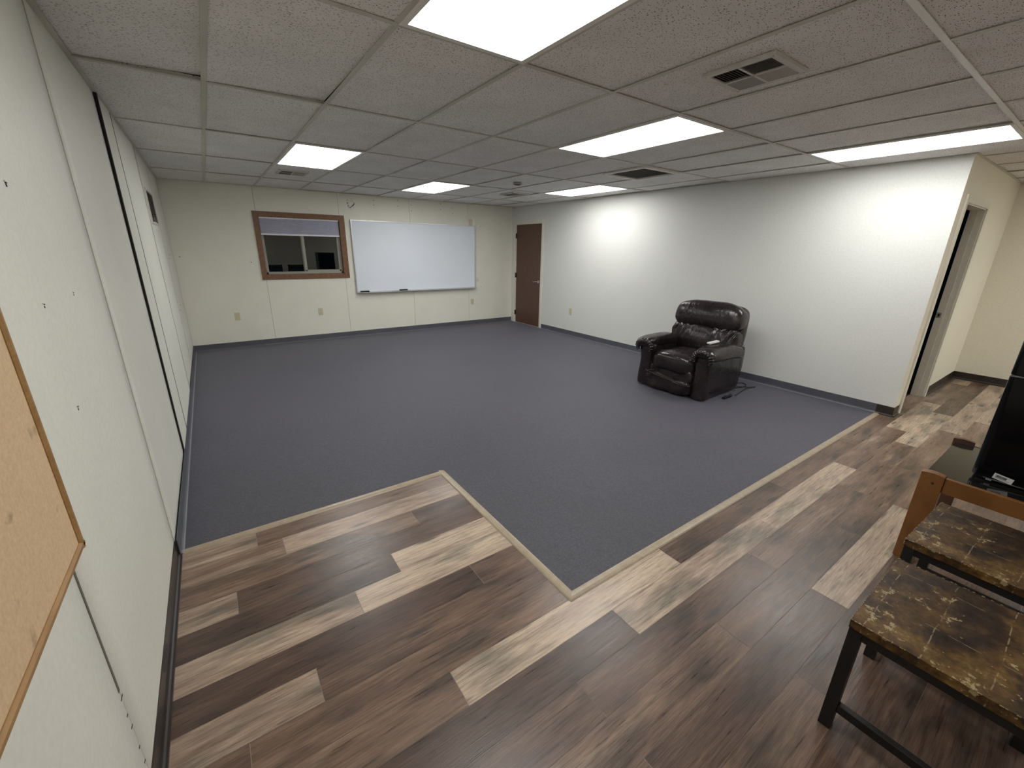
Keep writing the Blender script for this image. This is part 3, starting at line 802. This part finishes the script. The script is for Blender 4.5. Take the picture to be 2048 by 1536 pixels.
# ------------------------------------------------------------------ dining chairs with distressed seats
def make_chair(loc, rz, label):
    t = empty('dining_chair', loc, rz, label, 'chair', 'black framed chairs with distressed seats')
    W, D, Z = .245, .44, .46       # half width (x), depth (-y), seat top; origin at front middle on the floor
    bm_ = MB(); ny = 14
    vs = bm_.box(-W, W, -D, 0, Z - .030, Z, M_seat)
    bmesh.ops.subdivide_edges(bm_.bm, edges=bm_.bm.edges[:], cuts=9, use_grid_fill=True)
    for v in bm_.bm.verts:
        n_ = noise.noise(Vector((v.co.x * 9 + loc[0], v.co.y * 9, 3)))
        if v.co.z > Z - .001: v.co.z += n_ * .0022
        if abs(abs(v.co.x) - W) < 1e-4 or abs(v.co.y) < 1e-4:
            k = noise.noise(Vector((v.co.x * 40, v.co.y * 40, v.co.z * 40 + loc[0])))
            v.co.x += k * .0012; v.co.y += k * .0012
    # chipped cream edging of the seat
    a = bm_; rr = random.Random(int(loc[0] * 100))
    def chips(p, q, n):
        for k in range(n):
            if rr.random() < .40: continue
            u = k / n; v = u + rr.uniform(.3, 1.0) / n; P0 = Vector(p).lerp(Vector(q), u); P1 = Vector(p).lerp(Vector(q), min(1, v))
            a.tube([P0, P1], rr.uniform(.0008, .0020), M_edgew, 5)
    chips((-W, 0, Z), (-W, -D, Z), 44); chips((-W, 0, Z), (W, 0, Z), 40); chips((W, 0, Z), (W, -D, Z), 40); chips((-W, 0, Z), (-W, 0, Z - .03), 3)
    a.build('seat', t)
    L = .037
    for sx in (-1, 1):
        x0, x1 = (-W + .002, -W + .002 + L) if sx < 0 else (W - .002 - L, W - .002)
        bx('leg', x0, x1, -L, -.002, 0, Z - .030, M_blackm, t, .002)
        a = MB(); a.box(x0, x1, -D, -D + L, 0, .95, M_blackm); a.build('leg', t, bevel=.002)
        a = MB(); a.box(x0 + .004, x1 - .010, -D + L, -L, .082, .115, M_blackm); a.build('stretcher', t, bevel=.002)
    a = MB()
    for s in (-1, 1): a.box(min(s * (W - .004), s * (W - .024)), max(s * (W - .004), s * (W - .024)), -D + L, -L, Z - .062, Z - .030, M_blackm)
    a.box(-W + L, W - L, -.026, -.004, Z - .062, Z - .030, M_blackm); a.box(-W + L, W - L, -D + .004, -D + .026, Z - .062, Z - .030, M_blackm)
    a.build('seat_frame', t, bevel=.0015)
    a = MB(); a.box(-W + L, W - L, -D + .008, -D + .030, .60, .94, M_blackm); a.build('backrest', t, bevel=.004)
    return t
make_chair((2.118, .219, 0), R(0), 'distressed brown seat chair nearest the camera, in the lower right corner')
make_chair((2.782, .231, 0), R(-2.0), 'distressed brown seat chair between the nearest chair and the low wooden table')

# ------------------------------------------------------------------ low wooden table with dark glass
tb = empty('side_table', (3.21, .343, 0), 0, 'low orange brown wooden table with a dark glass top behind the chairs', 'table')
TD, TWd = .745, -.80     # depth in x, width in -y
def post(x, y0, y1, m, thick=.045, z=.512):
    a = MB()
    n = 10; P = [(y0, 0), (y1, 0)]
    for k in range(n + 1):
        u = k / n; P.append((y1 + (y0 - y1) * u, z + .006 * math.sin(math.pi * u)))
    a.prism(P, x, x + thick, 0, m, False)
    return a.build('leg', tb, bevel=.002)
post(0, -.088, 0, M_table); post(0, TWd, TWd + .088, M_table)
post(TD - .03, -.088, .004, M_tabled, .03); post(TD - .03, TWd, TWd + .088, M_tabled, .03)
a = MB(); a.box(.010, .035, TWd + .088, -.088, .425, .506, M_table); a.build('rail', tb, bevel=.003)
a = MB(); a.box(TD - .02, TD, TWd + .088, -.088, .415, .488, M_tabled); a.build('rail', tb, bevel=.003)
a = MB(); a.box(TD - .022, TD + .004, -.22, -.125, .485, .508, M_tabled); a.build('rail', tb, bevel=.002)
a = MB(); a.disc((-.0008, -.052, .465), .0065, .004, 0, M_screw, 10); a.build('screw_hole', tb)
a = MB(); a.box(.030, TD - .028, TWd + .01, -.006, .478, .488, M_sglass); a.build('glass_top', tb, bevel=.001)
for y0 in (-.06, TWd + .035): bx('side_rail', .045, TD - .03, y0, y0 + .025, .43, .478, M_tabled, tb, .002)

# ------------------------------------------------------------------ mini fridge on the table
fr = empty('mini_fridge', (3.405, .197, .488), 0, 'tall glossy black mini fridge with a barcode sticker on the low table', 'fridge')
FW, FD, FT = .50, .50, .86
def fr_door(name, z0, z1):
    a = MB(); r = .030; P = []
    # plan section of the door with rounded front corners (x forward is negative)
    for cx_, cy_, a0 in ((r, -r, 90), (r, -FW + r, 180)):
        for k in range(7):
            an = R(a0 + 90 * k / 6); P.append((cx_ + r * math.cos(an), cy_ + r * math.sin(an)))
    P += [(.055, -FW), (.055, 0)]
    a.prism(P, z0, z1, 2, M_fridge, True)
    return a.build(name, fr, bevel=.0025)
dl = fr_door('door', .022, .537); fr_door('door', .547, FT - .004)
bx('cabinet', .062, FD, -FW + .004, -.004, .012, FT - .01, M_fridge, fr, .006)
bx('gasket', .053, .064, -FW + .012, -.012, .026, FT - .012, M_gasket, fr)
a = MB(); a.box(.004, .05, -FW + .004, -.004, .5385, .5455, M_gasket); a.build('door_gap_trim', fr)
for x in (.06, FD - .05):
    for y in (-.05, -FW + .05): a = MB(); a.disc((x, y, 0), .016, .013, 2, M_blackp, 12); a.build('foot', fr)
bx('kick_strip', .030, .05, -FW + .02, -.02, .002, .018, M_blackp, fr, .002)
a = MB(); a.tube([(.006, -.045, .0195), (.004, -.10, .0195), (.006, -.19, .0195)], .0022, M_base_lip, 6); a.box(.002, .006, -.075, -.055, .010, .017, M_base_lip); a.build('clear_tape', fr)
# sticker on the lower door, slightly tilted
a = MB()
Tm = Matrix.Translation((-.0012, -.108, .040)) @ Matrix.Rotation(R(9), 4, 'X')
a.box(-.0004, .0004, -.0335, .0335, -.0145, .0145, M_label, Tm)
rr = random.Random(2); y = .026
while y > -.012:
    w_ = rr.choice([.0006, .0009, .0014]); a.box(-.0007, -.0003, y - w_, y, -.004, .0085, M_blackp, Tm); y -= w_ + rr.choice([.0005, .0008])
for k in range(16):
    y = .026 - k * .0031; a.box(-.0007, -.0003, y - .0019, y, -.0085, -.0065, M_ventd, Tm)
a.build('barcode_sticker', dl)

# ------------------------------------------------------------------ recliner
def sgn(v): return 1 if v >= 0 else -1
def pillow(name, parent, c, s, e=(.45, .5), fn=None, m=M_leather, nu=56, nv=36, wr=0.0, seed=0.0):
    """superellipsoid cushion; c centre, s half sizes; fn deforms each point"""
    a = MB(); k = a.mi(m); rings = []
    def P(u, v):
        cu, su, cv, sv = math.cos(u), math.sin(u), math.cos(v), math.sin(v)
        x = sgn(cv) * abs(cv) ** e[0] * sgn(cu) * abs(cu) ** e[1]; y = sgn(cv) * abs(cv) ** e[0] * sgn(su) * abs(su) ** e[1]; z = sgn(sv) * abs(sv) ** e[0]
        p = Vector((x * s[0], y * s[1], z * s[2]))
        if wr:
            q = p * 9 + Vector((seed, seed * 2, 0)); d = noise.noise(q) * .7 + noise.noise(q * 2.3) * .3
            p += p.normalized() * d * wr
        if fn: p = fn(p, x, y, z)
        return p + Vector(c)
    top = a.bm.verts.new(P(0, math.pi / 2)); bot = a.bm.verts.new(P(0, -math.pi / 2))
    for j in range(1, nv):
        v = math.pi / 2 - math.pi * j / nv
        rings.append([a.bm.verts.new(P(2 * math.pi * i / nu, v)) for i in range(nu)])
    for A, B in zip(rings, rings[1:]):
        for i in range(nu): a.bm.faces.new([A[i], B[i], B[(i + 1) % nu], A[(i + 1) % nu]])
    for i in range(nu):
        a.bm.faces.new([top, rings[0][i], rings[0][(i + 1) % nu]]); a.bm.faces.new([bot, rings[-1][(i + 1) % nu], rings[-1][i]])
    return a.build(name, parent, smooth=True)

rc = empty('recliner', (4.45, 2.712, 0.006), R(1.5), 'dark brown leather recliner armchair against the right wall on the carpet', 'armchair')
# local: x backwards, y to the far side (image left), z up; origin front middle on the carpet
Z0 = .007
a = MB(); a.box(.10, .74, -.30, .30, Z0 + .02, .26, M_blackp); a.box(.12, .72, -.26, .26, Z0, .05, M_blackp); a.build('base', rc, bevel=.01)
# seat cushion: rolls over the front edge
def seat_fn(p, x, y, z):
    if p.z > 0: p.z += .035 * (1 - y * y) * (1 - .3 * x)
    if x < 0: p.x -= .03 * (1 - z * z) * (1 - y * y)
    return p
pillow('seat', rc, (.335, 0, .33), (.29, .295, .110), (.5, .42), seat_fn, wr=.008, seed=1)
def apron_fn(p, x, y, z):
    p.x -= .018 * math.sin((y + .2) * 5) * (1 - abs(z)); return p
pillow('seat_front', rc, (.115, 0, .225), (.075, .280, .10), (.55, .4), apron_fn, wr=.008, seed=4)
def foot_fn(p, x, y, z):
    if z > .2: p.z -= .030 * math.exp(-((y + .35) / .28) ** 2) * z; p.z += .018 * math.exp(-((y - .55) / .35) ** 2) * z
    p.x += -.010 * math.sin(y * 7 + z * 3)
    return p
pillow('footrest', rc, (.075, 0, .112), (.075, .284, .098), (.5, .34), foot_fn, wr=.007, seed=6)
def fold():
    a = MB()
    for pts, r_ in (([(-.012, .28, .215), (-.020, .12, .192), (-.022, -.04, .175), (-.016, -.16, .150), (-.012, -.30, .158)], .011),
                    ([(0.0, .30, .19), (-.016, .22, .225), (-.010, .16, .24)], .008)):
        # smooth the path
        Q = []
        for i in range(len(pts) - 1):
            p0 = Vector(pts[max(i - 1, 0)]); p1 = Vector(pts[i]); p2 = Vector(pts[i + 1]); p3 = Vector(pts[min(i + 2, len(pts) - 1)])
            for k in range(6):
                t_ = k / 6; Q.append(.5 * ((2 * p1) + (p2 - p0) * t_ + (2 * p0 - 5 * p1 + 4 * p2 - p3) * t_ ** 2 + (-p0 + 3 * p1 - 3 * p2 + p3) * t_ ** 3))
        Q.append(Vector(pts[-1])); a.tube([tuple(q + Vector((.012, 0, 0))) for q in Q], r_, M_leather, 10)
    return a.build('leather_fold', rc)
fold()
# arms
def arm(s):
    yc = s * .358
    par = rc
    a = MB()
    # outer body slab, narrower at the back
    P = []
    def body_fn(p, x, y, z):
        p.y *= 1 - .10 * max(0, x); p.y += -s * .02 * max(0, -z) ; return p
    arm_o = pillow('arm', rc, (.47, yc, .275), (.385, .085, .268), (.22, .16), body_fn, wr=.004, seed=s * 3)
    # front panel with keyhole outline: round top, waist, foot
    prof = []
    for z, hw in ((.012, .080), (.06, .084), (.15, .080), (.24, .070), (.32, .066), (.38, .074), (.43, .088), (.475, .092), (.51, .080), (.535, .052), (.545, .02)): prof.append((z, hw))
    a = MB(); rows = []
    for z, hw in prof:
        row = []
        for k in range(13):
            u = -1 + 2 * k / 12; xx = .052 + .022 * (abs(u) ** 2.6) + (.012 if z > .5 else 0)
            row.append(a.bm.verts.new((xx, yc + u * hw - s * .004, z + Z0)))
        rows.append(row)
    back_rows = [[a.bm.verts.new((.16, v.co.y, v.co.z)) for v in r_] for r_ in rows]
    for r_, q in zip(rows, rows[1:]):
        for k in range(12): a.bm.faces.new([r_[k], q[k], q[k + 1], r_[k + 1]])
    for r_, q, rb, qb in zip(rows, rows[1:], back_rows, back_rows[1:]):
        a.bm.faces.new([r_[0], rb[0], qb[0], q[0]]); a.bm.faces.new([r_[12], q[12], qb[12], rb[12]])
    for k in range(12): a.bm.faces.new([rows[-1][k], back_rows[-1][k], back_rows[-1][k + 1], rows[-1][k + 1]])
    a.mi(M_leather); a.build('arm_front', rc, smooth=True)
    # rolled pad over the top with gathered front
    def pad_fn(p, x, y, z):
        p.z += -.055 * max(0, x) ** 2 + .004 * math.sin(y * 22) * max(0, -x - .75) * 4
        if y * s > .2: p.z -= .045 * (abs(y) - .2) ** 1.5
        if x < -.6: p.z -= .03 * (-x - .6) ** 2 * 4 * .4; p.x += .0
        return p
    pillow('arm_pad', rc, (.382, yc + s * .026, .530), (.375, .120, .072), (.62, .40), pad_fn, wr=.006, seed=s * 5)
arm(1); arm(-1)
# thick gathered leather roll arching over each front panel
for sd in (-1, 1):
    a = MB(); k = a.mi(M_leather); rings = []; N = 90; cy_ = sd * .358 + sd * .010
    for i in range(N + 1):
        u = i / N; t_ = R(-28) + R(236) * u          # from the outer foot of the arch over the top to the inner foot
        cyy = cy_ + sd * .094 * math.cos(t_); cz = .462 + .082 * math.sin(t_)
        px = .030 + .020 * abs(math.cos(t_)) ** 2
        rad = .034 * (1 + .13 * math.sin(u * N * .95)) * (.45 + .55 * min(1, 5 * u, 5 * (1 - u)))
        rd = Vector((0, sd * math.cos(t_), math.sin(t_))); c_ = Vector((px, cyy, cz))
        rings.append([a.bm.verts.new(c_ + rad * (math.cos(q) * rd + math.sin(q) * Vector((-1.15, 0, 0)))) for q in [2 * math.pi * j / 12 for j in range(12)]])
    for A, B in zip(rings, rings[1:]):
        for j in range(12): a.bm.faces.new([A[j], A[(j + 1) % 12], B[(j + 1) % 12], B[j]])
    a.bm.faces.new(rings[0]); a.bm.faces.new(rings[-1][::-1])
    a.build('gathered_roll', rc, smooth=True)
# back
tilt = R(13)
Bm = Matrix.Translation((.66, 0, .40)) @ Matrix.Rotation(tilt, 4, 'Y')
def back_shape(p):
    return (Bm @ p)
def up_fn(p, x, y, z):
    # headrest bulge: narrower at the top corners
    if z > 0: p.y *= 1 - .13 * z * z
    if x < 0: p.x -= .045 * (1 - z * z) * (1 - .4 * y * y)
    return back_shape(p + Vector((0, 0, .440)))
def low_fn(p, x, y, z):
    if x < 0:
        p.x += (.011 * math.sin(y * 30 + z * 5.0 + 3 * noise.noise(Vector((y * 3, z * 2, 0)))) + .006 * math.sin(y * 61 + z * 9)) * math.exp(-((z - .45) / .42) ** 2)
        p.x -= .03 * (1 - z * z) * (1 - y * y)
    p.y *= 1 + .02 * z
    return back_shape(p + Vector((0, 0, .175)))
pillow('headrest', rc, (0, 0, 0), (.105, .415, .175), (.55, .42), up_fn, wr=.010, seed=8)
pillow('backrest', rc, (0, 0, 0), (.098, .415, .185), (.5, .38), low_fn, wr=.006, seed=9, nu=160, nv=60)
def shell_fn(p, x, y, z):
    if z > 0: p.y *= 1 - .08 * z * z
    return back_shape(p + Vector((.075, 0, .27)))
pillow('back_shell', rc, (0, 0, 0), (.06, .412, .33), (.25, .3), shell_fn, wr=.004, seed=2)
a = MB()
a.prism([(.62, .10), (.84, .12), (.90, .50), (.70, .52)], -.33, .33, 1, M_leather); a.build('rear_panel', rc, bevel=.02)
# remote control resting at the arm and its cords
a = MB(); Tm = Matrix.Translation((4.76, 2.40, .626)) @ Matrix.Rotation(R(-12), 4, 'Z') @ Matrix.Rotation(R(-6), 4, 'Y')
a.box(-.07, .07, -.022, .022, -.009, .009, M_label, Tm)
tag(a.build('remote_control', bevel=.003), 'slim pale remote control lying on the near arm of the recliner', 'remote control')
a = MB(); P = []
for k in range(150):
    t_ = k / 149; z = .57 - .53 * t_; P.append((.66 + .012 * math.cos(k * .9) - .03 * t_, -.490 + .022 * (t_ > .9) * 0 + .010 * math.sin(k * .9), z))
a.tube([(.62, -.42, .612), (.65, -.455, .60)] + P, .0022, M_blackp, 5)
a.build('coiled_cord', rc)
def loopcord(name, pts, r, label):
    a = MB(); Q = []
    for i in range(len(pts) - 1):
        p0 = Vector(pts[max(i - 1, 0)]); p1 = Vector(pts[i]); p2 = Vector(pts[i + 1]); p3 = Vector(pts[min(i + 2, len(pts) - 1)])
        for k in range(8):
            t_ = k / 8; Q.append(.5 * ((2 * p1) + (p2 - p0) * t_ + (2 * p0 - 5 * p1 + 4 * p2 - p3) * t_ ** 2 + (-p0 + 3 * p1 - 3 * p2 + p3) * t_ ** 3))
    Q.append(Vector(pts[-1])); a.tube(Q, r, M_blackp, 6)
    return tag(a.build(name), label, 'cord')
z = .0155
loopcord('power_cord', [(5.20, 2.42, .06), (5.33, 2.35, z), (5.52, 2.32, z), (5.60, 2.40, z), (5.48, 2.46, z + .004), (5.38, 2.36, z + .008), (5.50, 2.27, z), (5.58, 2.24, z), (5.42, 2.26, z + .004), (5.16, 2.22, z), (5.05, 2.20, z)], .0055, 'black power cord looped on the carpet behind the recliner')
P = [(5.02 - .14 * k / 60 + .0, 2.235 - .02 * math.sin(k / 60 * 3) + .014 * math.sin(k * .8), .020 + .012 * math.cos(k * .8)) for k in range(61)]
a = MB(); a.tube(P, .004, M_blackp, 5); a.box(4.83, 4.885, 2.20, 2.235, .008, .026, M_blackp)
tag(a.build('coiled_cord_end'), 'black coiled cord end lying beside the near arm of the recliner', 'cord')
